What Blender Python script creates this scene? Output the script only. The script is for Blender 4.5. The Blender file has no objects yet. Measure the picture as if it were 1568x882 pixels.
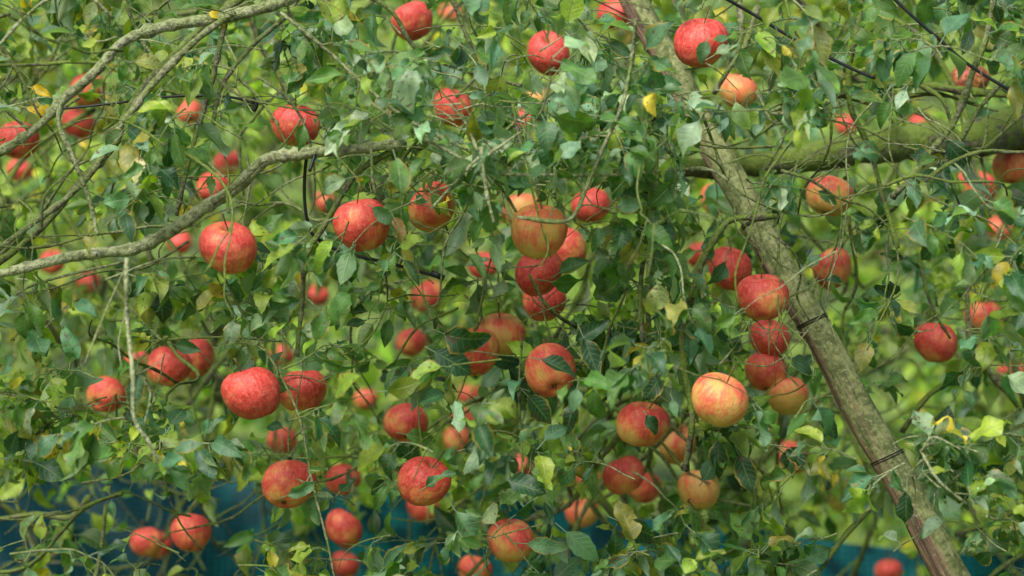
import bpy, math, random
import numpy as np
from mathutils import Vector, Matrix
random.seed(11); rng=np.random.default_rng(11)
sc=bpy.context.scene
CAM_Y=-4.0; CAM_Z=1.7; F=3920.0
def P(u,v,y):
    d=y-CAM_Y
    return np.array([(u-784)*d/F, y, CAM_Z-(v-441)*d/F])
def unit(a):
    a=np.asarray(a,float); n=np.linalg.norm(a,axis=-1,keepdims=True); return a/np.maximum(n,1e-9)
def link(o,parent=None):
    sc.collection.objects.link(o)
    if parent: o.parent=parent
    return o
# ---------------------------------------------------------------- node helper
class NT:
    def __init__(s,mat):
        mat.use_nodes=True; s.t=mat.node_tree; s.t.nodes.clear(); s.out=s.n('ShaderNodeOutputMaterial')
    def n(s,typ,ins=None,**kw):
        nd=s.t.nodes.new(typ)
        for k,v in kw.items(): setattr(nd,k,v)
        if ins:
            for k,v in ins.items(): s.set(nd,k,v)
        return nd
    def set(s,nd,k,v):
        sock=nd.inputs[k]
        if isinstance(v,bpy.types.NodeSocket): s.t.links.new(v,sock)
        else:
            sock.default_value=v
    def m(s,op,a,b=0.0,c=0.0,clamp=False):
        nd=s.n('ShaderNodeMath',operation=op,use_clamp=clamp); s.set(nd,0,a); s.set(nd,1,b); s.set(nd,2,c); return nd.outputs[0]
    def mix(s,f,a,b,bt='MIX'):
        nd=s.n('ShaderNodeMix',data_type='RGBA',blend_type=bt)
        s.set(nd,0,f); s.set(nd,6,a); s.set(nd,7,b); return nd.outputs[2]
    def ss(s,x,lo,hi):
        nd=s.n('ShaderNodeMapRange',interpolation_type='SMOOTHSTEP'); s.set(nd,0,x); s.set(nd,1,lo); s.set(nd,2,hi); return nd.outputs[0]
    def noise(s,vec,scale,detail=3.0,rough=0.55):
        nd=s.n('ShaderNodeTexNoise'); 
        if vec is not None: s.set(nd,'Vector',vec)
        s.set(nd,'Scale',scale); s.set(nd,'Detail',detail); s.set(nd,'Roughness',rough); return nd.outputs['Fac']
    def bump(s,h,st,dist):
        nd=s.n('ShaderNodeBump'); s.set(nd,'Height',h); s.set(nd,'Strength',st); s.set(nd,'Distance',dist); return nd.outputs[0]
def c4(r,g,b): return (r,g,b,1)
# ---------------------------------------------------------------- materials
def mat_leaf():
    m=bpy.data.materials.new('apple_leaf'); N=NT(m)
    col=N.n('ShaderNodeAttribute',attribute_name='leafcol').outputs['Color']
    luv=N.n('ShaderNodeAttribute',attribute_name='luv').outputs['Vector']
    sp=N.n('ShaderNodeSeparateXYZ'); N.set(sp,0,luv); t,s,r=sp.outputs
    a=N.m('ABSOLUTE',s)
    mid=N.m('SUBTRACT',1.0,N.ss(a,0.03,0.10))
    fr=N.m('FRACT',N.m('SUBTRACT',N.m('MULTIPLY',t,7.5),N.m('MULTIPLY',a,1.5)))
    sv=N.m('SUBTRACT',1.0,N.ss(N.m('ABSOLUTE',N.m('SUBTRACT',fr,0.5)),0.04,0.16))
    vein=N.m('MAXIMUM',mid,N.m('MULTIPLY',sv,0.45))
    tc=N.n('ShaderNodeTexCoord').outputs['Object']
    n1=N.noise(tc,45,2); n2=N.noise(tc,130,1)
    base=N.mix(N.ss(n1,0.3,0.7),N.mix(1.0,col,c4(.68,.72,.66),'MULTIPLY'),N.mix(1.0,col,c4(1.35,1.25,1.2),'MULTIPLY'))
    base=N.mix(N.m('MULTIPLY',vein,0.32),base,c4(.26,.36,.13))
    spot=N.m('MULTIPLY',N.ss(n2,0.63,0.70),N.ss(r,0.4,0.6))
    base=N.mix(N.m('MULTIPLY',spot,0.8),base,c4(.10,.05,.02))
    edge=N.m('MULTIPLY',N.ss(N.m('ADD',a,N.m('MULTIPLY',n1,0.5)),1.0,1.25),N.ss(r,0.68,0.78))
    base=N.mix(edge,base,c4(.28,.21,.03))
    geo=N.n('ShaderNodeNewGeometry')
    back=N.mix(0.5,base,c4(.24,.35,.23))
    base=N.mix(geo.outputs['Backfacing'],base,back)
    bmp=N.bump(N.m('ADD',N.m('MULTIPLY',vein,-0.6),n1),0.6,0.002)
    pr=N.n('ShaderNodeBsdfPrincipled'); N.set(pr,'Base Color',base); N.set(pr,'Roughness',N.m('ADD',0.38,N.m('MULTIPLY',n2,0.28)))
    N.set(pr,'Normal',bmp); N.set(pr,'Specular IOR Level',0.6)
    tr=N.n('ShaderNodeBsdfTranslucent'); N.set(tr,'Color',N.mix(1.0,base,c4(1.8,2.1,.6),'MULTIPLY')); N.set(tr,'Normal',bmp)
    mx=N.n('ShaderNodeMixShader'); N.set(mx,0,0.38); N.set(mx,1,pr.outputs[0]); N.set(mx,2,tr.outputs[0])
    N.t.links.new(mx.outputs[0],N.out.inputs[0]); return m
def mat_leaf_far():
    m=bpy.data.materials.new('apple_leaf_distant'); N=NT(m)
    base=N.n('ShaderNodeAttribute',attribute_name='leafcol').outputs['Color']
    geo=N.n('ShaderNodeNewGeometry'); base=N.mix(geo.outputs['Backfacing'],base,N.mix(0.35,base,c4(.22,.33,.18)))
    pr=N.n('ShaderNodeBsdfPrincipled'); N.set(pr,'Base Color',base); N.set(pr,'Roughness',.45); N.set(pr,'Specular IOR Level',0.5)
    tr=N.n('ShaderNodeBsdfTranslucent'); N.set(tr,'Color',N.mix(1.0,base,c4(1.7,2.0,.5),'MULTIPLY'))
    mx=N.n('ShaderNodeMixShader'); N.set(mx,0,0.42); N.set(mx,1,pr.outputs[0]); N.set(mx,2,tr.outputs[0])
    N.t.links.new(mx.outputs[0],N.out.inputs[0]); return m
def mat_bark():
    m=bpy.data.materials.new('mossy_bark'); N=NT(m)
    tone=N.n('ShaderNodeAttribute',attribute_name='tone').outputs['Fac']
    tc=N.n('ShaderNodeTexCoord').outputs['Object']
    n1=N.noise(tc,28,5,.65); n2=N.noise(tc,110,4,.7)
    pale=N.mix(N.ss(n2,.36,.6),c4(.15,.15,.09),c4(.46,.49,.29))
    dark=N.mix(N.ss(n2,.35,.7),c4(.030,.024,.016),c4(.12,.10,.06))
    b=N.mix(tone,dark,pale)
    moss=N.mix(n2,c4(.04,.07,.008),c4(.20,.29,.03))
    nz=N.n('ShaderNodeSeparateXYZ'); N.set(nz,0,N.n('ShaderNodeNewGeometry').outputs['Normal'])
    mf=N.m('MULTIPLY',N.ss(N.m('ADD',n1,N.m('MULTIPLY',nz.outputs[2],.14)),.38,.56),.95)
    b=N.mix(N.m('MULTIPLY',mf,N.m('SUBTRACT',1.15,N.m('MULTIPLY',tone,.75))),b,moss)
    pr=N.n('ShaderNodeBsdfPrincipled'); N.set(pr,'Base Color',b); N.set(pr,'Roughness',.85)
    N.set(pr,'Normal',N.bump(N.m('ADD',n2,n1),1,.008)); N.t.links.new(pr.outputs[0],N.out.inputs[0]); return m
def mat_apple():
    m=bpy.data.materials.new('apple_skin'); N=NT(m)
    tc=N.n('ShaderNodeTexCoord').outputs['Object']
    oi=N.n('ShaderNodeObjectInfo'); so=N.n('ShaderNodeSeparateColor'); N.set(so,0,oi.outputs['Color']); red,dull,_=so.outputs
    rnd=oi.outputs['Random']
    off=N.n('ShaderNodeVectorMath',operation='ADD'); N.set(off,0,tc)
    cx=N.n('ShaderNodeCombineXYZ'); N.set(cx,0,N.m('MULTIPLY',rnd,37)); N.set(cx,1,N.m('MULTIPLY',rnd,91)); N.set(off,1,cx.outputs[0]); tco=off.outputs[0]
    sp=N.n('ShaderNodeSeparateXYZ'); N.set(sp,0,tc); x,y,z=sp.outputs
    c2=N.n('ShaderNodeCombineXYZ'); N.set(c2,0,x); N.set(c2,1,y)
    nn=N.n('ShaderNodeVectorMath',operation='NORMALIZE'); N.set(nn,0,c2.outputs[0])
    s2=N.n('ShaderNodeSeparateXYZ'); N.set(s2,0,nn.outputs[0])
    c3=N.n('ShaderNodeCombineXYZ'); N.set(c3,0,s2.outputs[0]); N.set(c3,1,s2.outputs[1]); N.set(c3,2,N.m('ADD',N.m('MULTIPLY',z,.6),N.m('MULTIPLY',rnd,50)))
    st=N.noise(c3.outputs[0],8,5,.75)
    big=N.noise(tco,2.4,3,.5); mott=N.noise(tco,10,5,.65)
    blush=N.m('ADD',red,N.m('MULTIPLY',N.m('SUBTRACT',big,.5),2.2))
    blush=N.m('ADD',blush,N.m('MULTIPLY',N.m('SUBTRACT',st,.5),1.7))
    blush=N.m('ADD',blush,N.m('MULTIPLY',N.m('SUBTRACT',mott,.5),.7))
    blush=N.m('ADD',blush,N.m('MULTIPLY',z,.45))
    f=N.ss(blush,-.15,1.05)
    yel=N.mix(mott,c4(.62,.28,.06),c4(.66,.46,.14))
    rd=N.mix(N.ss(st,.32,.68),c4(.38,.018,.016),c4(.70,.080,.060))
    rd=N.mix(N.m('MULTIPLY',N.ss(mott,.45,.75),.55),rd,c4(.76,.23,.15))
    org=N.mix(mott,c4(.68,.13,.04),c4(.77,.26,.11))
    b=N.mix(N.ss(f,0,.42),yel,org); b=N.mix(N.ss(f,.40,.85),b,rd)
    vo=N.n('ShaderNodeTexVoronoi',feature='F1'); N.set(vo,'Vector',tco); N.set(vo,'Scale',17.0)
    dot=N.m('SUBTRACT',1.0,N.ss(vo.outputs['Distance'],.08,.22))
    b=N.mix(N.m('MULTIPLY',dot,.4),b,c4(.82,.52,.30))
    rr=N.m('SQRT',N.m('ADD',N.m('MULTIPLY',x,x),N.m('MULTIPLY',y,y)))
    cav=N.m('MULTIPLY',N.m('SUBTRACT',1.0,N.ss(N.m('ADD',rr,N.m('MULTIPLY',mott,.06)),.06,.2)),N.ss(z,0,.1))
    b=N.mix(N.m('MULTIPLY',cav,.8),b,c4(.30,.20,.06))
    scab=N.m('MULTIPLY',N.ss(N.noise(tco,5,5,.75),.66,.72),.55); b=N.mix(scab,b,c4(.22,.12,.05))
    b=N.mix(N.m('MULTIPLY',dull,N.ss(mott,.3,.6)),b,c4(.10,.035,.015))
    pr=N.n('ShaderNodeBsdfPrincipled'); N.set(pr,'Base Color',b); N.set(pr,'Roughness',N.m('ADD',.42,N.m('MULTIPLY',mott,.28))); N.set(pr,'Specular IOR Level',.42)
    N.set(pr,'Normal',N.bump(N.m('ADD',big,N.m('MULTIPLY',mott,.25)),.25,.03))
    N.t.links.new(pr.outputs[0],N.out.inputs[0]); return m
def mat_simple(name,a,b,scale,rough,bump=.3,dist=.003,spec=.3):
    m=bpy.data.materials.new(name); N=NT(m)
    tc=N.n('ShaderNodeTexCoord').outputs['Object']
    n=N.noise(tc,scale,5,.6)
    pr=N.n('ShaderNodeBsdfPrincipled'); N.set(pr,'Base Color',N.mix(N.ss(n,.3,.7),a,b)); N.set(pr,'Roughness',rough); N.set(pr,'Specular IOR Level',spec)
    N.set(pr,'Normal',N.bump(n,bump,dist)); N.t.links.new(pr.outputs[0],N.out.inputs[0]); return m
M_leaf=mat_leaf(); M_far=mat_leaf_far(); M_bark=mat_bark(); M_apple=mat_apple()
M_stem=mat_simple('apple_stalk',c4(.06,.04,.015),c4(.16,.12,.04),30,.8)
M_cord=mat_simple('black_rubber_cord',c4(.006,.006,.008),c4(.02,.02,.022),40,.45)
# ---------------------------------------------------------------- leaves
class Leaves:
    def __init__(s): s.P=[];s.D=[];s.N=[];s.L=[];s.C=[];s.keep=[]
    def add(s,p,d,n,l,c=None,keep=False):
        s.P.append(p);s.D.append(d);s.N.append(n);s.L.append(l);s.C.append(c if c is not None else (-1,-1,-1));s.keep.append(keep)
def zone_color(px,py,d,n):
    """natural leaf colours of the crowns, plus light and shade painted into back leaves"""
    r=rng.random((n,6))
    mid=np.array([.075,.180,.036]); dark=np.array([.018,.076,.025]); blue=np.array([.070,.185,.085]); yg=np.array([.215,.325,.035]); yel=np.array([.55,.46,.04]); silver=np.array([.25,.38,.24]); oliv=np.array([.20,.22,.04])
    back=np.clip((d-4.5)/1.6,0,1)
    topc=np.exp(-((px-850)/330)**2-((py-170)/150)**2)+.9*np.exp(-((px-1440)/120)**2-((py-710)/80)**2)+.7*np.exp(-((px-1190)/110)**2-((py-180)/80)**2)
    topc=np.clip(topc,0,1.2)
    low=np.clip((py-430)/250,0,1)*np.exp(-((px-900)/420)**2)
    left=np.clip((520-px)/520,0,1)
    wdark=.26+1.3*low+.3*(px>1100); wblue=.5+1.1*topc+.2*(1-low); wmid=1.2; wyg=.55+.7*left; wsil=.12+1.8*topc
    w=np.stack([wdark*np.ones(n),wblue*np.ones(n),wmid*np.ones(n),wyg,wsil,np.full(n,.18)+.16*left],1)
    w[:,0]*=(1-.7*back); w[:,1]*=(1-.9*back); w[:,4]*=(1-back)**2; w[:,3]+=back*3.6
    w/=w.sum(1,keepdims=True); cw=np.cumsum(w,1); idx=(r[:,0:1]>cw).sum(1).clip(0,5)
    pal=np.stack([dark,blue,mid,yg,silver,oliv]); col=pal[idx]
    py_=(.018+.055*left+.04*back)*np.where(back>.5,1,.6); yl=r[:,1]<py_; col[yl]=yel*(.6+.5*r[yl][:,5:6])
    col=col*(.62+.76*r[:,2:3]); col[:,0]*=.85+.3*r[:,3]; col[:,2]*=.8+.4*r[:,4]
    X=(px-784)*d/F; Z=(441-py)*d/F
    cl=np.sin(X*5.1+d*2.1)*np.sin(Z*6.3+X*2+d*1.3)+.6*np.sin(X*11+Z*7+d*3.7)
    f=np.clip(1.05+.55*cl,.35,1.5); k=back[:,None]; col=col*(1-k+k*f[:,None])  # clumps of shade and brightness painted into the colour of deeper leaves
    return col
WT=np.array([0,.13,.28,.45,.62,.78,.9,1.0]); WW=np.array([.08,.60,.94,1.0,.84,.53,.24,.0])
def build_leaves(name,Lv,ns,nc,petiole,parent,mask=None,mat=None):
    Pa=np.array(Lv.P);D=unit(np.array(Lv.D));Nn=np.array(Lv.N,float);L=np.array(Lv.L);C=np.array(Lv.C,float)
    if mask is not None: Pa,D,Nn,L,C=Pa[mask],D[mask],Nn[mask],L[mask],C[mask]
    n=len(Pa); Nn=unit(Nn-D*(Nn*D).sum(1,keepdims=True)); S=np.cross(D,Nn)
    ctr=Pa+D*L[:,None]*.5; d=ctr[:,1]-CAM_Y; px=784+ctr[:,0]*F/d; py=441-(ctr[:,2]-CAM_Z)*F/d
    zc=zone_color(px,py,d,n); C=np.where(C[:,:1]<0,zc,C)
    W=L*rng.uniform(.47,.72,n)*.5; fold=rng.uniform(.05,.75,n); curl=rng.uniform(-.3,1.7,n); wav=rng.uniform(0,.5,n); ph=rng.uniform(0,6.3,n); tw=rng.normal(0,.5,n)
    pl=L*rng.uniform(.2,.4,n) if petiole else L*0.05
    t=np.linspace(0,1,ns); s=np.linspace(-1,1,nc)
    T,Sx=np.meshgrid(t,s,indexing='ij'); Wg=np.interp(T,WT,WW); T=T.ravel();Sx=Sx.ravel();Wg=Wg.ravel()
    if ns>=8:
        z_=np.repeat(np.arange(ns)%2,nc); Wg=Wg*np.where(np.abs(Sx)>.9,1-.09*z_,1)
    cu=np.where(np.abs(curl)<.05,.05,curl)[:,None]
    fx=np.sin(cu*T)/cu*L[:,None]+pl[:,None]; fz=-(1-np.cos(cu*T))/cu*L[:,None]
    lat=Sx*Wg*W[:,None]*np.cos(fold)[:,None]; h=np.abs(Sx)*Wg*W[:,None]*np.sin(fold)[:,None]+np.sin(T*9+ph[:,None]+Sx*1.5)*wav[:,None]*W[:,None]*Sx**2
    ang=tw[:,None]*T; la=lat*np.cos(ang)-h*np.sin(ang); hb=lat*np.sin(ang)+h*np.cos(ang)
    V=Pa[:,None,:]+D[:,None,:]*fx[...,None]+S[:,None,:]*la[...,None]+Nn[:,None,:]*(fz+hb)[...,None]
    nv=ns*nc
    luv=np.zeros((n,nv,3)); luv[...,0]=T; luv[...,1]=Sx; luv[...,2]=rng.random(n)[:,None]
    q=[]
    for i in range(ns-1):
        for j in range(nc-1):
            a=i*nc+j; q.append((a,a+nc,a+nc+1,a+1))
    q=np.array(q)[:,::-1]
    faces=[(q[None]+np.arange(n)[:,None,None]*nv).reshape(-1,4)]
    verts=[V.reshape(-1,3)]; uvs=[luv.reshape(-1,3)]; cols=[np.repeat(C,nv,0)]
    if petiole:
        r0=.0009; base=len(verts[0]); pv=[]
        for end in (0,1):
            for k in range(3):
                a=k*2.094; r=r0*(1.3 if end==0 else 1)
                pv.append(Pa+D*(pl*end*1.05)[:,None]+Nn*(math.sin(a)*r-(0 if end else .004))+S*math.cos(a)*r)
        V2=np.stack(pv,1); verts.append(V2.reshape(-1,3)); u=np.zeros((n,6,3)); u[...,0]=.5; uvs.append(u.reshape(-1,3)); cols.append(np.repeat(C*.5+np.array([.08,.08,.03]),6,0))
        q2=np.array([(0,1,4,3),(1,2,5,4),(2,0,3,5)]); faces.append((q2[None]+np.arange(n)[:,None,None]*6).reshape(-1,4)+base)
    V=np.concatenate(verts);Fc=np.concatenate(faces);U=np.concatenate(uvs);Cc=np.concatenate(cols)
    me=bpy.data.meshes.new(name); me.vertices.add(len(V)); me.vertices.foreach_set('co',V.astype(np.float32).ravel())
    me.loops.add(Fc.size); me.loops.foreach_set('vertex_index',Fc.astype(np.int32).ravel())
    me.polygons.add(len(Fc)); me.polygons.foreach_set('loop_start',np.arange(0,Fc.size,4,dtype=np.int32)); me.polygons.foreach_set('loop_total',np.full(len(Fc),4,np.int32))
    me.polygons.foreach_set('use_smooth',np.ones(len(Fc),bool)); me.update(calc_edges=True)
    at=me.attributes.new('luv','FLOAT_VECTOR','POINT'); at.data.foreach_set('vector',U.astype(np.float32).ravel())
    at=me.attributes.new('leafcol','FLOAT_COLOR','POINT'); at.data.foreach_set('color',np.concatenate([Cc,np.ones((len(Cc),1))],1).astype(np.float32).ravel())
    me.materials.append(mat or M_leaf); return link(bpy.data.objects.new(name,me),parent)
# ---------------------------------------------------------------- tubes
class Tubes:
    def __init__(s): s.V=[];s.F=[];s.T=[]
    def add(s,pts,rad,tone,sides=7,smooth=4,rough=.12,cap=True):
        pts=np.asarray(pts,float); rad=np.asarray(rad,float)
        if smooth>1 and len(pts)>2:
            q=np.vstack([2*pts[0]-pts[1],pts,2*pts[-1]-pts[-2]]); out=[];ro=[]
            for i in range(1,len(q)-2):
                for k in range(smooth):
                    t=k/smooth; a,b,c,d=q[i-1],q[i],q[i+1],q[i+2]
                    out.append(.5*((2*b)+(c-a)*t+(2*a-5*b+4*c-d)*t*t+(3*b-a-3*c+d)*t**3)); ro.append(rad[i-1]*(1-t)+rad[i]*t)
            out.append(pts[-1]);ro.append(rad[-1]); pts=np.array(out);rad=np.array(ro)
        n=len(pts); tan=unit(np.gradient(pts,axis=0)); up=np.array([.13,.31,.94]); 
        if abs(tan[0]@up)>.9: up=np.array([.9,.1,.2])
        b0=len(s.V)
        for i in range(n):
            a=unit(np.cross(tan[i],up)); b=np.cross(a,tan[i]); up=b if abs(tan[i]@up)<.95 else up
            k=1+random.uniform(-rough,rough)
            if rough>.1 and rad[i]<.012 and random.random()<.12: k*=1.35
            for j in range(sides):
                th=2*math.pi*j/sides; r=rad[i]*k*(1+random.uniform(-rough,rough)*.5)
                s.V.append(pts[i]+a*math.cos(th)*r+b*math.sin(th)*r); s.T.append(tone)
        for i in range(n-1):
            for j in range(sides):
                j2=(j+1)%sides; s.F.append((b0+i*sides+j,b0+i*sides+j2,b0+(i+1)*sides+j2,b0+(i+1)*sides+j))
        if cap: s.F.append(tuple(b0+j for j in range(sides))[::-1]); s.F.append(tuple(b0+(n-1)*sides+j for j in range(sides)))
    def build(s,name,mat,parent=None):
        me=bpy.data.meshes.new(name); me.from_pydata([tuple(v) for v in s.V],[],s.F); me.update()
        me.polygons.foreach_set('use_smooth',np.ones(len(me.polygons),bool))
        at=me.attributes.new('tone','FLOAT','POINT'); at.data.foreach_set('value',np.array(s.T,np.float32))
        me.materials.append(mat); return link(bpy.data.objects.new(name,me),parent)
# ---------------------------------------------------------------- apples
def apple_mesh(k):
    R=random.Random(k*7+1); seg,rings=40,30
    V=[];Fc=[];mi=[]
    asp=R.uniform(.86,.98); lx=R.uniform(-.06,.06); ly=R.uniform(-.06,.06); ph=R.uniform(0,6); tip=R.uniform(.03,.12)
    for i in range(rings+1):
        f=math.pi*i/rings; f=min(max(f,.0001),math.pi-.0001)
        for j in range(seg):
            a=2*math.pi*j/seg; r=math.sin(f)**.88*.5*(1+tip*math.cos(f)); z=math.cos(f)*.5*asp
            low=max(0,-math.cos(f))
            r*=1+.04*low*math.cos(5*a+ph)+.025*math.cos(2*a+ph*2)+.015*math.cos(3*a+ph)
            z-=.20*math.exp(-(r/.13)**2)*(f<1.6); z+=.11*math.exp(-(r/.12)**2)*(f>1.6)
            z+=lx*r*math.cos(a)*2+ly*r*math.sin(a)
            V.append((r*math.cos(a),r*math.sin(a),z))
    for i in range(rings):
        for j in range(seg):
            j2=(j+1)%seg; Fc.append((i*seg+j,(i+1)*seg+j,(i+1)*seg+j2,i*seg+j2)); mi.append(0)
    b=len(V); bend=R.uniform(-.08,.08); pts=[(0,0,.5*asp-.21),(bend*.3,0,.5*asp-.06),(bend,bend*.5,.5*asp+.10),(bend*1.6,bend,.5*asp+.24)]
    for i,p in enumerate(pts):
        for j in range(6):
            a=j*math.pi/3; r=[.016,.014,.014,.026][i]; V.append((p[0]+r*math.cos(a),p[1]+r*math.sin(a),p[2]))
    for i in range(3):
        for j in range(6):
            j2=(j+1)%6; Fc.append((b+i*6+j,b+i*6+j2,b+(i+1)*6+j2,b+(i+1)*6+j)); mi.append(1)
    Fc.append(tuple(b+18+j for j in range(6))); mi.append(1)
    for j in range(5):
        a=j*2*math.pi/5+ph; b=len(V); z0=-.5*asp+.10
        V+=[(.05*math.cos(a-.5),.05*math.sin(a-.5),z0),(.05*math.cos(a+.5),.05*math.sin(a+.5),z0),(.03*math.cos(a),.03*math.sin(a),z0-.09)]
        Fc.append((b,b+1,b+2)); mi.append(1)
    me=bpy.data.meshes.new('apple_mesh'); me.from_pydata(V,[],Fc); me.update()
    me.polygons.foreach_set('use_smooth',np.ones(len(Fc),bool)); me.materials.append(M_apple); me.materials.append(M_stem); me.polygons.foreach_set('material_index',np.array(mi,np.int32))
    return me
AM=[apple_mesh(k) for k in range(8)]
A=[(28,215,64,.9,0),(120,190,52,.8,0),(135,137,54,.5,.35),(453,192,74,.75,0),(632,33,66,.75,0),(840,83,66,.8,.15),(942,20,54,.8,0),(1073,66,84,.85,0),(692,165,60,.8,0),
(328,288,54,.8,0),(350,380,88,.5,.15),(555,345,86,.7,0),(662,318,78,.35,0),(275,372,38,.8,0),(825,355,86,.2,0),(905,315,60,.8,0),(825,418,74,.75,0),(868,385,66,.6,0),(833,462,68,.8,0),(740,408,46,.8,0),
(1118,412,68,.85,0),(1168,455,80,.6,0),(1070,390,44,.8,0),(1275,412,62,.45,.3),(1270,300,72,.25,0),(1130,140,60,.2,0),(1295,192,34,.8,0),(1410,190,38,.8,0),(1483,125,60,.4,1),(1432,525,66,.75,.1),(1505,485,58,.4,0),
(1550,255,62,.4,0),(1500,290,52,.7,0),(1178,518,64,.75,0),(1172,570,64,.6,0),(1206,606,64,.10,0),(1102,613,88,.20,0),(983,650,78,.4,0),(1035,680,60,.15,0),(955,728,66,.6,0),(983,742,60,.6,0),(1070,750,66,.15,0),(892,785,52,.3,0),
(782,828,72,.4,0),(648,738,78,.75,0),(622,648,68,.65,0),(648,778,50,.7,0),(727,540,76,.55,0),(768,512,74,.12,0),(843,568,80,.55,0),(386,603,86,.95,0),(463,598,76,.75,0),(300,550,62,.7,.1),(258,562,66,.7,0),(162,605,60,.7,0),
(442,742,80,.6,0),(292,816,62,.65,0),(432,675,46,.8,0),(526,810,60,.7,0),(525,735,52,.8,0),(528,865,46,.7,0),(727,874,54,.5,0),(655,455,52,.5,0),(487,452,36,.8,0),(290,172,40,.7,0),(348,250,40,.8,0),(30,262,40,.8,0),(630,525,46,.7,0),
(1098,305,52,.2,0),(800,185,40,.6,0),(1215,700,52,.3,0),(798,322,54,.2,0),(1360,875,42,.7,0),(800,715,36,.7,0),(1550,575,44,.4,0),(430,545,38,.7,0),(710,645,38,.7,0),(700,674,42,.4,0),(225,830,52,.6,0),(560,612,36,.5,0),(135,432,36,.8,0),(80,402,40,.8,0),(1530,350,38,.5,0),(1490,285,50,.7,0),(1555,240,50,.3,0),(720,605,40,.7,0),(240,835,44,.8,0),(495,312,40,.6,0),(900,735,40,.4,0),(210,555,40,.7,0),(690,20,36,.3,0),(826,152,38,-.6,0)]
apples=[]
for i,(u,v,s,red,dull) in enumerate(A):
    D=.085*(s/84)**.35*1.0; d=D*F/s; y=d+CAM_Y; p=P(u,v,y)
    o=bpy.data.objects.new('apple',AM[(i*5+i//3)%8]); link(o); o.location=p; o.scale=(D,)*3
    o.rotation_euler=(random.gauss(-.08,.28),random.gauss(0,.28),random.uniform(0,6.28))
    o.color=(max(red,0) if red>-.5 else 0,dull,0,1); apples.append((u,v,s,d,p,D))
# ---------------------------------------------------------------- trees
tree=link(bpy.data.objects.new('apple_tree',None)); tree2=link(bpy.data.objects.new('apple_tree',None)); tree3=link(bpy.data.objects.new('apple_tree',None))
limbs=Tubes(); limbs2=Tubes(); twigs=Tubes(); twigsB=Tubes()
hero=[]
def H(tb,pts,w0,w1,tone,y0,y1=None,sides=8,wm=None,track=True):
    y1=y0 if y1 is None else y1; n=len(pts)
    Q=[];R=[]
    for i,(u,v) in enumerate(pts):
        f=i/(n-1); y=y0+(y1-y0)*f+random.uniform(-.02,.02); Q.append(P(u+random.uniform(-2,2),v+random.uniform(-2,2),y)); w=w0+(w1-w0)*f
        if wm: w=np.interp(f,[0,.5,1],[w0,wm,w1])
        R.append(w*.5*(y-CAM_Y)/F)
    tb.add(Q,R,tone,sides,6)
    if track: hero.append((pts,max(w0,w1),y0-CAM_Y))
limbs.add([(2.15,1.3,-.05),(2.12,1.25,.5),(2.0,1.2,1.1),(1.85,1.15,1.7),(1.72,1.1,2.2),(1.5,1.1,2.9)],[.15,.115,.10,.095,.07,.04],.3,14,6,.06)
H(limbs,[(1900,190),(1700,190),(1568,196),(1500,212),(1430,216),(1340,224),(1250,240),(1180,252),(1090,258)],78,34,.15,.85,.6,12)
H(limbs,[(1090,258),(1000,250),(900,238),(800,240),(700,232),(620,222)],34,18,.15,.6,.15,9,track=False)
H(limbs,[(620,222),(580,224),(520,230),(450,237),(405,246),(365,285),(310,322),(260,355),(205,380),(130,390),(60,405),(0,418),(-90,440),(-220,470)],15,10,1,.0,-.15,9,wm=21)
H(limbs,[(400,245),(350,290),(310,320)],12,8,.8,-.05)
H(limbs,[(600,232),(545,268),(500,340),(468,395),(462,470),(455,545)],10,7,.3,.0,.05)
T2=[([(640,-120),(520,-40),(430,5),(340,27),(250,40),(190,66),(145,110),(95,155),(60,190),(0,232),(-80,270)],20,12,.8,.0),
([(95,150),(92,190),(108,235),(140,310),(150,360)],9,6,.85,.0),
([(420,-40),(350,12),(300,52),(245,108),(200,162),(172,225),(125,275),(70,340),(10,392),(-60,430)],13,10,.35,.05),
([(360,20),(300,60),(238,125),(190,190),(150,255),(105,300),(40,350),(-40,410)],11,8,.6,.0),
([(350,10),(335,70),(325,130),(300,200),(283,280),(270,330)],9,6,.3,.1),
([(470,-20),(430,30),(385,70),(340,130),(325,200)],9,6,.5,.1),
([(0,160),(40,195),(60,190),(120,150)],7,5,.4,.3),
([(190,0),(215,60),(240,100),(205,170)],6,5,.3,.2),
([(560,-10),(600,20),(640,80),(720,110),(800,130)],8,6,.5,.2),
([(690,-10),(715,60),(740,100),(700,150)],7,5,.4,.3),
([(0,100),(60,98),(150,95),(260,140),(385,160)],6,5,.2,.3),
([(0,390),(60,330),(110,260),(150,240)],6,4,.5,.1),
([(0,470),(40,440),(110,420),(190,400)],5,4,.7,.0)]
for pts,a,b,t,y in T2: H(limbs2,pts,a,b,t,y)
limbs2.add([(-2.3,2.2,-.05),(-2.3,2.1,.7),(-2.2,1.9,1.5),(-1.7,1.5,2.3),(-.6,.9,2.75),(-.15,.0,2.28)],[.11,.09,.075,.05,.025,.010],.35,12,6,.06)
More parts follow.
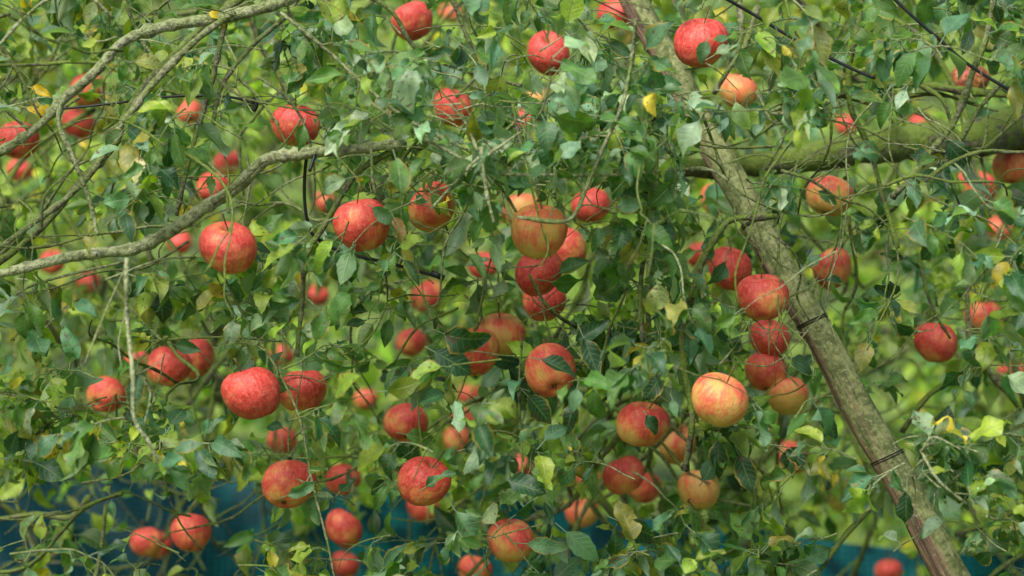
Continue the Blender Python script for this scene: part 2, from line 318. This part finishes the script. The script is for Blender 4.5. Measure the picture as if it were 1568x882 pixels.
T1=[([(975,30),(965,100),(950,165),(922,230),(900,285),(868,338),(792,332)],6,7,.6,-.25),
([(1003,225),(1006,300),(990,370),(980,445),(984,525)],10,7,.2,-.05),
([(1190,332),(1125,335),(1100,355),(1075,400),(1060,445),(1045,500),(1046,570),(1060,640),(1050,720)],10,11,.15,-.05),
([(1060,445),(1070,500),(1090,480),(1080,540)],6,4,.3,-.05),
([(1325,-30),(1310,60),(1300,105),(1302,165),(1330,230),(1350,300),(1375,380)],11,7,.05,.3),
([(1160,10),(1140,70),(1115,110),(1095,145)],10,7,.4,.3),([(1128,-20),(1135,50),(1125,100)],12,8,.4,.3),
([(1530,-40),(1510,50),(1493,105),(1462,185),(1420,240),(1390,275),(1365,300)],11,9,.4,.2),
([(1568,170),(1500,235),(1440,250),(1400,260)],6,5,.5,.25),
([(1230,150),(1180,175),(1290,160),(1200,130)],5,4,.7,.2),
([(1405,395),(1425,470),(1455,520)],6,4,.1,.4),
([(1300,330),(1310,430),(1290,500),(1320,640)],7,4,.1,.5),
([(195,395),(193,440),(197,500),(203,570),(206,640),(228,680),(247,718)],8,6,1,-.40),
([(197,400),(165,470),(130,560)],4,3,.8,-.38),([(203,570),(230,600),(222,650)],3,2,1,-.38),([(196,470),(180,520),(185,560)],3,2,1,-.38),
([(340,420),(372,478),(420,560),(458,640),(480,740),(500,830),(512,890)],4,3,.45,-.1),
([(215,522),(330,515),(430,524)],4,3,.3,.1),
([(430,20),(505,80),(555,130),(620,180),(735,238)],6,5,.8,-.2),
([(570,160),(640,205),(700,240),(740,262),(820,268),(930,270),(1010,262)],6,5,.8,-.25),
([(735,225),(745,290),(758,340)],7,4,.9,-.3),([(735,240),(700,275),(660,320)],5,3,.9,-.3),([(740,240),(770,220),(800,200)],6,3,.9,-.3),([(735,235),(715,190),(690,160)],6,3,.9,-.3),
([(790,325),(770,290),(745,262)],5,4,.75,-.2),([(570,225),(575,290),(600,340),(640,420)],5,3,.5,-.1),
([(798,520),(794,600),(797,680),(802,730)],4,3,.1,.0),([(640,200),(620,260),(560,300)],4,3,.3,.1),
([(870,30),(930,60),(970,100)],5,4,.6,0),([(1010,262),(1090,262),(1140,300),(1190,320),(1260,330),(1330,285)],5,3,.7,.0),
([(1160,140),(1190,190),(1230,150)],5,4,.8,-.1),([(720,360),(660,350),(610,330)],3,2,.6,0),
([(1060,640),(1000,600),(1010,560)],4,3,.2,0),([(920,560),(935,500),(960,440),(968,380)],6,4,.15,.1),
([(1170,80),(1230,130),(1330,160)],5,4,.3,.4),([(160,430),(240,400),(300,395)],4,3,.8,-.1),
([(1410,690),(1440,735),(1480,770)],5,4,.9,-.3),([(1410,690),(1430,670),(1470,690)],4,3,.9,-.3),([(0,600),(60,615),(130,640)],4,3,.6,.1),([(120,740),(200,720),(260,660)],4,3,.5,.1),
([(880,500),(840,470),(810,420)],7,4,.1,.2),([(600,560),(640,500),(700,470)],4,3,.2,.2)]
for pts,a,b,t,y in T1: H(twigs,pts,a,b,t,y,sides=6)
LF=Leaves(); LM=Leaves(); LB=Leaves()
def leaf_at(store,p,out,tdir,size,facing=.65):
    d=unit(np.array(out)*.8+np.array(tdir)*.45+np.array([0,0,-.42])+rng.normal(0,.35,3))
    n=np.array([0,-facing,.75])+rng.normal(0,.55,3)
    store.add(p,d,n,size*random.uniform(.5,1.2))
def shoot(store,tb,p,d,n,step,size,r0,tone,droop=.10,rosette=.3,sides=5,stem=True):
    pts=[p]; d=unit(d); ang=random.uniform(0,6.28)
    for i in range(n):
        d=unit(d+rng.normal(0,.17,3)+np.array([0,0,-droop])); q=pts[-1]+d*step*random.uniform(.8,1.2); pts.append(q)
        a=unit(np.cross(d,[.1,.2,1])); b=np.cross(a,d)
        k=random.choice([3,4,5]) if random.random()<rosette else 1
        for _ in range(k):
            ang+=2.4 if k==1 else 6.28/k+random.uniform(-.3,.3); out=a*math.cos(ang)+b*math.sin(ang)
            leaf_at(store,q+out*.002,out,d,size)
    for _ in range(2): leaf_at(store,pts[-1],d,d,size*.8)
    if stem:
        R=np.linspace(r0,r0*.4,len(pts)); tb.add(pts,R,tone,sides,2,.1,cap=False)
    return pts
def sample(y0,y1,mx,mz,zlo=-1.4,zhi=1.15):
    y=random.uniform(y0,y1); d=y-CAM_Y
    return np.array([random.uniform(-1,1)*.2*d*mx, y, CAM_Z+random.uniform(zlo,zhi)*.1125*d])
def rd():
    th=random.uniform(0,6.28); return np.array([math.cos(th),math.sin(th)*.6,random.uniform(-.5,.7)])
for k in range(350): shoot(LF,twigs,sample(-.33,.4,1.25,1),rd(),random.randint(3,7),.024,.056,.0016,random.uniform(.2,1),rosette=.42)
for k in range(75): shoot(LF,twigs,P(random.gauss(860,150),random.gauss(170,75),random.uniform(-.25,.2)),rd(),random.randint(2,5),.024,.053,.0017,random.uniform(.6,1),rosette=.6)
for k in range(14): shoot(LF,twigs,P(random.gauss(1440,40),random.gauss(710,30),random.uniform(-.28,-.1)),rd(),random.randint(2,4),.024,.055,.0017,1,rosette=.6)
for (u,v,s,d0,p,D) in apples:
    if s<44: continue
    q=p+np.array([0,0,D*.62]); dd=np.array([random.uniform(-.6,.6),random.uniform(.0,.7),1.0])
    shoot(LF if s>60 else LM,twigs,q,dd,random.randint(3,5),.033,.058,.0021,random.uniform(.2,.7),droop=-.05,rosette=.5)
for pts,a,b,t,y in T1:
    for i in range(len(pts)-1):
        L=math.hypot(pts[i+1][0]-pts[i][0],pts[i+1][1]-pts[i][1])
        for k in range(max(1,int(L/30))):
            f=random.random(); u=pts[i][0]*(1-f)+pts[i+1][0]*f; v=pts[i][1]*(1-f)+pts[i+1][1]*f; pp=P(u,v,y)
            if random.random()<(.12 if y<-.32 else .5): shoot(LF,twigs,pp,[random.uniform(-1,1),random.uniform(-.6,.5),random.uniform(-.4,.8)],random.randint(1,3),.02,.053,.0014,.6,rosette=.6)
def bare(p,d,n,step,r,tone,tb,depth=0):
    pts=[p]; d=unit(d)
    for i in range(n):
        d=unit(d+rng.normal(0,.26,3)+np.array([0,0,-.03])); pts.append(pts[-1]+d*step)
        if depth<1 and random.random()<.4: bare(pts[-1],d+rng.normal(0,.7,3),random.randint(2,5),step*.7,r*.6,tone,tb,depth+1)
    tb.add(pts,np.linspace(r,r*.45,len(pts)),tone,5,3,.2)
for k in range(55):
    bare(P(random.uniform(-50,1600),random.uniform(-60,520)*random.uniform(.5,1),random.uniform(-.3,.4)),[random.uniform(-1,1),random.uniform(-.3,.3),random.uniform(-1,.3)],random.randint(5,9),.05,random.uniform(.0017,.0036),random.uniform(0,.8),twigs)
for k in range(400): shoot(LM,twigsB,sample(.4,2.0,1.35,1),rd(),random.randint(4,9),.032,.062,.0022,random.uniform(0,.7),sides=4,rosette=.38)
for k in range(110):
    bare(sample(.3,2.2,1.3,1,-1.2,1.4),[random.uniform(-1,1),random.uniform(-.4,.4),random.uniform(-1.4,.4)],9,.085,random.uniform(.0035,.0085),random.uniform(0,.5),twigsB)
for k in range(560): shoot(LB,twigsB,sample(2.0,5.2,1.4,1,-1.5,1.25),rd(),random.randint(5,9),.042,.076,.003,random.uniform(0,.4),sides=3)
LD=Leaves()
for k in range(480):
    p=sample(5.2,9,1.4,1,-1.5,1.25)
    for j in range(random.randint(12,22)):
        q=p+rng.normal(0,.14,3); LD.add(q,unit(rng.normal(0,1,3)+np.array([0,0,-.5])),np.array([0,-.5,.7])+rng.normal(0,.6,3),random.uniform(.07,.11))
polepts=[(985,0),(1455,882)]
def segdist(px,py,a,b):
    ax,ay=a;bx,by=b; vx,vy=bx-ax,by-ay; t=np.clip(((px-ax)*vx+(py-ay)*vy)/(vx*vx+vy*vy),0,1); return np.hypot(px-ax-t*vx,py-ay-t*vy)
def thin(Lv):
    Pa=np.array(Lv.P); D=unit(np.array(Lv.D)); L=np.array(Lv.L); c=Pa+D*L[:,None]*.75; d=c[:,1]-CAM_Y
    px=784+c[:,0]*F/d; py=441-(c[:,2]-CAM_Z)*F/d; keep=np.ones(len(Pa),bool); r=rng.random((len(Pa),4))
    near=np.zeros(len(Pa),bool)
    for (u,v,s,da,p,Dm) in apples:
        q=(np.hypot(px-u,py-v)<s*.5+14*4/d)&(d<da+.05); prob=.98 if s>=58 else .88
        keep&=~(q&(r[:,0]<prob))
        near|=np.linalg.norm(c-p,axis=1)<Dm*.53
    keep&=~near
    for pts,w,dd in hero:
        pr=.5 if w<7 else .72 if w<12 else .92
        m=np.zeros(len(Pa),bool)
        for a,b in zip(pts[:-1],pts[1:]): m|=segdist(px,py,a,b)<w*.5+11
        keep&=~(m&(d<dd+.03)&(r[:,1]<pr))
    m=(segdist(px,py,*polepts)<42)&(d<4.5); keep&=~(m&(r[:,2]<np.where(py>300,.96,.55)))
    m=(px<400)&(py>735)&(d<6.9); keep&=~(m&(r[:,3]<.78))
    m=(px>480)&(px<700)&(py>780)&(d<6.9); keep&=~(m&(r[:,3]<.35))
    m=(px>1180)&(py>850)&(d<6.9); keep&=~(m&(r[:,3]<.4))
    keep|=np.array(Lv.keep)
    return keep
def HL(u,v,y,l,ang,c,n=(0,-1,.35)):
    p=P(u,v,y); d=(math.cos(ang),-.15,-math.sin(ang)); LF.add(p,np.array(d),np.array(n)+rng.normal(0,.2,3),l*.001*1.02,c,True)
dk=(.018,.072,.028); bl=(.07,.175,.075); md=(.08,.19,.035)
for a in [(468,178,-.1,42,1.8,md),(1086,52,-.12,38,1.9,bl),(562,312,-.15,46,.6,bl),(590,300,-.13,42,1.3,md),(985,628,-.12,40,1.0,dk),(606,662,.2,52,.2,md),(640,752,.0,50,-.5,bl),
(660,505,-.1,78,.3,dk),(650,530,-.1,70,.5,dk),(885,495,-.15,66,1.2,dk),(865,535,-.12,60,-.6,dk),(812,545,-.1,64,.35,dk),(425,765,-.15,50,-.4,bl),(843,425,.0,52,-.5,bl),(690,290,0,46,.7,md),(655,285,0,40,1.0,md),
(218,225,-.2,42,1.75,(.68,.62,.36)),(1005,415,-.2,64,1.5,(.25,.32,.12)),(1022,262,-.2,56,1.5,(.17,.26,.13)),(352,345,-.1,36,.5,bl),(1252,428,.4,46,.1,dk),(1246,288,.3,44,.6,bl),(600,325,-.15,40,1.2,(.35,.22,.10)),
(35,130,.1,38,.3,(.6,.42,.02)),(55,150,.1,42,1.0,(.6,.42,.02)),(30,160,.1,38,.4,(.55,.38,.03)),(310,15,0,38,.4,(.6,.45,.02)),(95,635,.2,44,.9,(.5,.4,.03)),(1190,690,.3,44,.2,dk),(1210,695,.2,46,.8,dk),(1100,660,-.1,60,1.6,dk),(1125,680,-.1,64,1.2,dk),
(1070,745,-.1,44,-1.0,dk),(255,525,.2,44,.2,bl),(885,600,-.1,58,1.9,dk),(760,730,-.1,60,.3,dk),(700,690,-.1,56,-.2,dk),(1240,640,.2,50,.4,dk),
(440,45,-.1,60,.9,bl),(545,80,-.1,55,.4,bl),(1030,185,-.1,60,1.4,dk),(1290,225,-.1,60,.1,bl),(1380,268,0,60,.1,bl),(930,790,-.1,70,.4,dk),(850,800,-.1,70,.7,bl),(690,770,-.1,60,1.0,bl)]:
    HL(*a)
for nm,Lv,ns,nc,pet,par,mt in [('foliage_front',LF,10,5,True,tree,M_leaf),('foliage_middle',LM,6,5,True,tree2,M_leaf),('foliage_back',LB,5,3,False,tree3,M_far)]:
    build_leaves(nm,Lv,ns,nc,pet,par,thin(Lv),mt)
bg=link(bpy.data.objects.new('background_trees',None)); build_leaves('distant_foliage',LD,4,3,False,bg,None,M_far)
limbs.build('trunk_and_limbs',M_bark,tree); twigs.build('twigs',M_bark,tree); limbs2.build('trunk_and_limbs',M_bark,tree2); twigsB.build('twigs',M_bark,tree3)
tk=Tubes()
for x,y in [(-3.2,7),(-1.2,6.2),(.9,7.4),(2.8,6.4),(1.6,3.4)]:
    tk.add([(x,y,-.1),(x+.05,y,.7),(x-.08,y+.1,1.4),(x+.2,y,2.2),(x+.5,y,3.0)],[.13,.1,.09,.06,.03],.1,10,4)
    for j in range(6):
        th=random.uniform(0,6.28); z=random.uniform(1.0,2.0); c=np.array([x,y,z]); tk.add([c,c+[math.cos(th)*.4,math.sin(th)*.4,.25],c+[math.cos(th)*1.0,math.sin(th)*.9,.3],c+[math.cos(th)*1.7,math.sin(th)*1.4,.15]],[.04,.03,.018,.006],.2,7,4)
tk.build('trunks',M_bark,bg)
# ---------------------------------------------------------------- bamboo pole
def bamboo():
    a=P(985,0,.45); b=P(1450,882,.10); dirv=unit(b-a); k=-b[2]/dirv[2]; foot=b+dirv*(k+.1); top=a-dirv*.5
    Ltot=np.linalg.norm(foot-top); V=[];Fc=[]; seg=20; rings=300
    nodes=[]; z=.12
    while z<Ltot: nodes.append(z); z+=.23+.05*math.sin(z*5)
    for i in range(rings+1):
        s=Ltot*i/rings; r=.0335-.0115*s/Ltot
        dn=min(abs(s-n) for n in nodes); r*=1+.10*math.exp(-(dn/.006)**2)-.05*math.exp(-((dn-.014)/.006)**2)
        bx=.012*math.sin(s*1.7)+.002*math.sin(s*23); by=.008*math.sin(s*2.3+1)
        for j in range(seg):
            th=2*math.pi*j/seg; rr=r*(1+.02*math.sin(3*th+s*2)+random.uniform(-.008,.008)); 
            if j==5: rr*=.92
            V.append((rr*math.cos(th)+bx,rr*math.sin(th)+by,s))
    for i in range(rings):
        for j in range(seg):
            j2=(j+1)%seg; Fc.append((i*seg+j,i*seg+j2,(i+1)*seg+j2,(i+1)*seg+j))
    Fc.append(tuple(rings*seg+j for j in range(seg)))
    me=bpy.data.meshes.new('support_pole'); me.from_pydata(V,[],Fc); me.update(); me.polygons.foreach_set('use_smooth',np.ones(len(Fc),bool))
    m=bpy.data.materials.new('weathered_bamboo'); N=NT(m); tc=N.n('ShaderNodeTexCoord').outputs['Object']
    mp=N.n('ShaderNodeMapping'); N.set(mp,0,tc); mp.inputs['Scale'].default_value=(1,1,.04); st=N.noise(mp.outputs[0],110,5,.65)
    mp2=N.n('ShaderNodeMapping'); N.set(mp2,0,tc); mp2.inputs['Scale'].default_value=(1,1,.10); s2=N.noise(mp2.outputs[0],26,4,.6)
    n=N.noise(tc,30,5,.7); nl=N.noise(tc,140,3,.7)
    sp=N.n('ShaderNodeSeparateXYZ'); N.set(sp,0,tc)
    brown=N.mix(N.ss(st,.35,.65),c4(.05,.03,.018),c4(.27,.17,.10)); grn=N.mix(N.ss(N.m('ADD',n,N.m('MULTIPLY',N.m('SUBTRACT',nl,.5),.7)),.35,.65),c4(.07,.09,.022),c4(.22,.24,.09))
    g=N.m('ADD',N.m('MULTIPLY',s2,.7),N.m('MULTIPLY',N.m('SUBTRACT',sp.outputs[2],1.6),.12)); g=N.m('ADD',g,N.m('MULTIPLY',sp.outputs[0],6.0)); b_=N.mix(N.ss(g,.27,.36),brown,grn)
    b_=N.mix(N.m('MULTIPLY',N.ss(st,.60,.70),.6),b_,c4(.04,.03,.018))
    b_=N.mix(N.m('MULTIPLY',N.ss(nl,.60,.68),.45),b_,c4(.36,.38,.24))
    pr=N.n('ShaderNodeBsdfPrincipled'); N.set(pr,'Base Color',b_); N.set(pr,'Roughness',.8); N.set(pr,'Normal',N.bump(N.m('ADD',st,n),1,.006)); N.t.links.new(pr.outputs[0],N.out.inputs[0])
    me.materials.append(m)
    pole=bpy.data.objects.new('pole_shaft',me); root=link(bpy.data.objects.new('bamboo_pole',None)); link(pole,root)
    up=-dirv; pole.matrix_world=Matrix.Translation(Vector(foot))@Vector((0,0,1)).rotation_difference(Vector(up)).to_matrix().to_4x4()
    T=Tubes(); q=Vector((0,0,1)).rotation_difference(Vector(up))
    for vv in (330,535,745):
        f=(vv-0)/882; c=a+(b-a)*f; s=np.linalg.norm(foot-c); s=min(nodes,key=lambda n:abs(n-s)); c=foot+up*s
        r=.0335-.0115*s/Ltot; off=Vector((.012*math.sin(s*1.7)+.002*math.sin(s*23),.008*math.sin(s*2.3+1),0))
        for kk in range(2):
            pts=[np.array(Vector(c)+q@(off+Vector((math.cos(t)*(r*1.07),math.sin(t)*(r*1.07),.006*math.sin(t)+kk*.004+.008)))) for t in np.linspace(0,6.283,25)]
            T.add(pts,[.0011]*25,0,5,1,0,cap=False)
    T.build('wire_ties',M_cord,root)
bamboo()
# ---------------------------------------------------------------- cords
def cord(pts,w,y,name='black_cord'):
    T=Tubes(); Q=[P(u,v,yy) for (u,v),yy in zip(pts,np.linspace(y[0],y[1],len(pts)))]; T.add(Q,[w*.5*4.3/F]*len(Q),0,8,8,.02); T.build(name,M_cord)
    hero.append((pts,w,4.3))
cord([(60,170),(160,160),(260,148),(345,148),(390,158)],4,(.2,.1)); cord([(386,150),(392,160),(388,170)],8,(.1,.1),'cord_knot')
cord([(474,262),(482,235),(470,240),(466,290),(470,335),(482,362),(525,386),(600,404),(672,424)],5,(-.05,.05)); cord([(660,418),(680,426)],9,(.05,.05),'cord_knot')
cord([(1080,-20),(1150,20),(1225,65),(1300,103),(1340,120)],5,(.1,.1)); cord([(1340,-30),(1390,18),(1440,62),(1492,105),(1600,170)],5,(.1,.1))
cord([(890,-10),(1000,40),(1100,60)],3,(.5,.5))
# ---------------------------------------------------------------- net
def net():
    nx,nz=320,50; V=[];Fc=[]
    for i in range(nx+1):
        x=-4+8*i/nx; top=1.235-.028*(x+1.3)+.02*math.sin(x*4)-.12*max(0,math.sin(x*1.1+.2))**2*.3-.09*min(1,max(0,(x+.1)/.3))
        for j in range(nz+1):
            f=j/nz; z=.03+(top-.03)*f
            y=2.55+.05*math.sin(x*7+z*5)*(1-.5*f)+.03*math.sin(x*19+z*3)+.025*math.sin(x*3-z*11)+.02*math.sin(x*33+z*19)
            V.append((x,y,z))
    for i in range(nx):
        for j in range(nz): a=i*(nz+1)+j; Fc.append((a,a+nz+1,a+nz+2,a+1))
    me=bpy.data.meshes.new('net'); me.from_pydata(V,[],Fc); me.update(); me.polygons.foreach_set('use_smooth',np.ones(len(Fc),bool))
    m=bpy.data.materials.new('blue_mesh_net'); N=NT(m); tc=N.n('ShaderNodeTexCoord').outputs['Object']; sp=N.n('ShaderNodeSeparateXYZ'); N.set(sp,0,tc)
    def ln(c,per,a=.10,b=.22): return N.m('SUBTRACT',1.0,N.ss(N.m('ABSOLUTE',N.m('SUBTRACT',N.m('FRACT',N.m('DIVIDE',c,per)),.5)),a,b))
    g=N.m('MAXIMUM',ln(sp.outputs[0],.016),ln(sp.outputs[2],.016)); n=N.noise(tc,3,3); nf=N.noise(tc,12,4)
    xr=N.m('MULTIPLY',N.ss(sp.outputs[0],-.9,-.5),N.ss(nf,.35,.65))
    col=N.mix(N.ss(n,.35,.65),c4(.002,.016,.026),c4(.004,.040,.052)); col=N.mix(xr,col,c4(.006,.14,.15))
    col=N.mix(N.m('MULTIPLY',g,.7),N.mix(1.0,col,c4(.35,.35,.4),'MULTIPLY'),N.mix(xr,c4(.006,.075,.095),c4(.015,.26,.27)))
    pr=N.n('ShaderNodeBsdfPrincipled'); N.set(pr,'Base Color',col); N.set(pr,'Roughness',.6); N.set(pr,'Specular IOR Level',.15)
    N.t.links.new(pr.outputs[0],N.out.inputs[0]); me.materials.append(m); link(bpy.data.objects.new('blue_netting_fence',me))
net()
# ---------------------------------------------------------------- ground rising to a grassy slope
def ground():
    V=[];Fc=[]; xs=np.linspace(-1,1,61); ys=np.concatenate([np.linspace(-60,8,30),np.linspace(9,60,60),np.linspace(65,400,20)])
    for y in ys:
        for x in xs:
            X=x*300*abs(x)**.5; h=0 if y<8.5 else (y-8.5)*.42+.35*math.sin(X*.5+y*.3); V.append((X,y,min(h,26+math.sin(X*.04)*5)))
    n=len(xs)
    for i in range(len(ys)-1):
        for j in range(n-1): a=i*n+j; Fc.append((a,a+1,a+n+1,a+n))
    me=bpy.data.meshes.new('ground'); me.from_pydata(V,[],Fc); me.update(); me.polygons.foreach_set('use_smooth',np.ones(len(Fc),bool))
    m=bpy.data.materials.new('grass_slope'); N=NT(m); tc=N.n('ShaderNodeTexCoord').outputs['Object']; n1=N.noise(tc,2.2,6,.65); n2=N.noise(tc,9,5,.7)
    col=N.mix(N.ss(n1,.40,.58),c4(.014,.036,.008),c4(.19,.29,.045)); col=N.mix(N.m('MULTIPLY',N.ss(n2,.5,.7),.6),col,c4(.14,.20,.03))
    pr=N.n('ShaderNodeBsdfPrincipled'); N.set(pr,'Base Color',col); N.set(pr,'Roughness',.95); N.set(pr,'Normal',N.bump(n2,1,.1)); N.t.links.new(pr.outputs[0],N.out.inputs[0])
    me.materials.append(m); link(bpy.data.objects.new('ground',me))
ground()
# ---------------------------------------------------------------- light
w=bpy.data.worlds.new('World'); sc.world=w; w.use_nodes=True; nt=w.node_tree; bgN=nt.nodes['Background']
EL,AZ=48,205
sky=nt.nodes.new('ShaderNodeTexSky'); sky.sky_type='NISHITA'; sky.sun_disc=False; sky.sun_elevation=math.radians(EL); sky.sun_rotation=math.radians(AZ); sky.air_density=1.0; sky.dust_density=4.0; sky.ozone_density=1.0
nt.links.new(sky.outputs[0],bgN.inputs[0]); bgN.inputs[1].default_value=.15
sun=bpy.data.lights.new('sun','SUN'); sun.energy=5.0; sun.angle=math.radians(35); sun.color=(1,.98,.95); so=link(bpy.data.objects.new('sun',sun))
az=math.radians(AZ); el=math.radians(EL); dv=Vector((math.sin(az)*math.cos(el),math.cos(az)*math.cos(el),math.sin(el))); so.rotation_euler=dv.to_track_quat('Z','Y').to_euler()
cam=bpy.data.cameras.new('camera'); cam.lens=90; cam.sensor_width=36; cam.clip_end=2000; cam.dof.use_dof=True; cam.dof.focus_distance=4.05; cam.dof.aperture_fstop=3.2
co=link(bpy.data.objects.new('camera',cam)); co.location=(0,CAM_Y,CAM_Z); co.rotation_euler=(math.radians(90),0,0); sc.camera=co
sc.view_settings.view_transform='Standard'; sc.view_settings.look='None'; sc.view_settings.exposure=0
print('leaves',len(LF.P),len(LM.P),len(LB.P),len(LD.P))
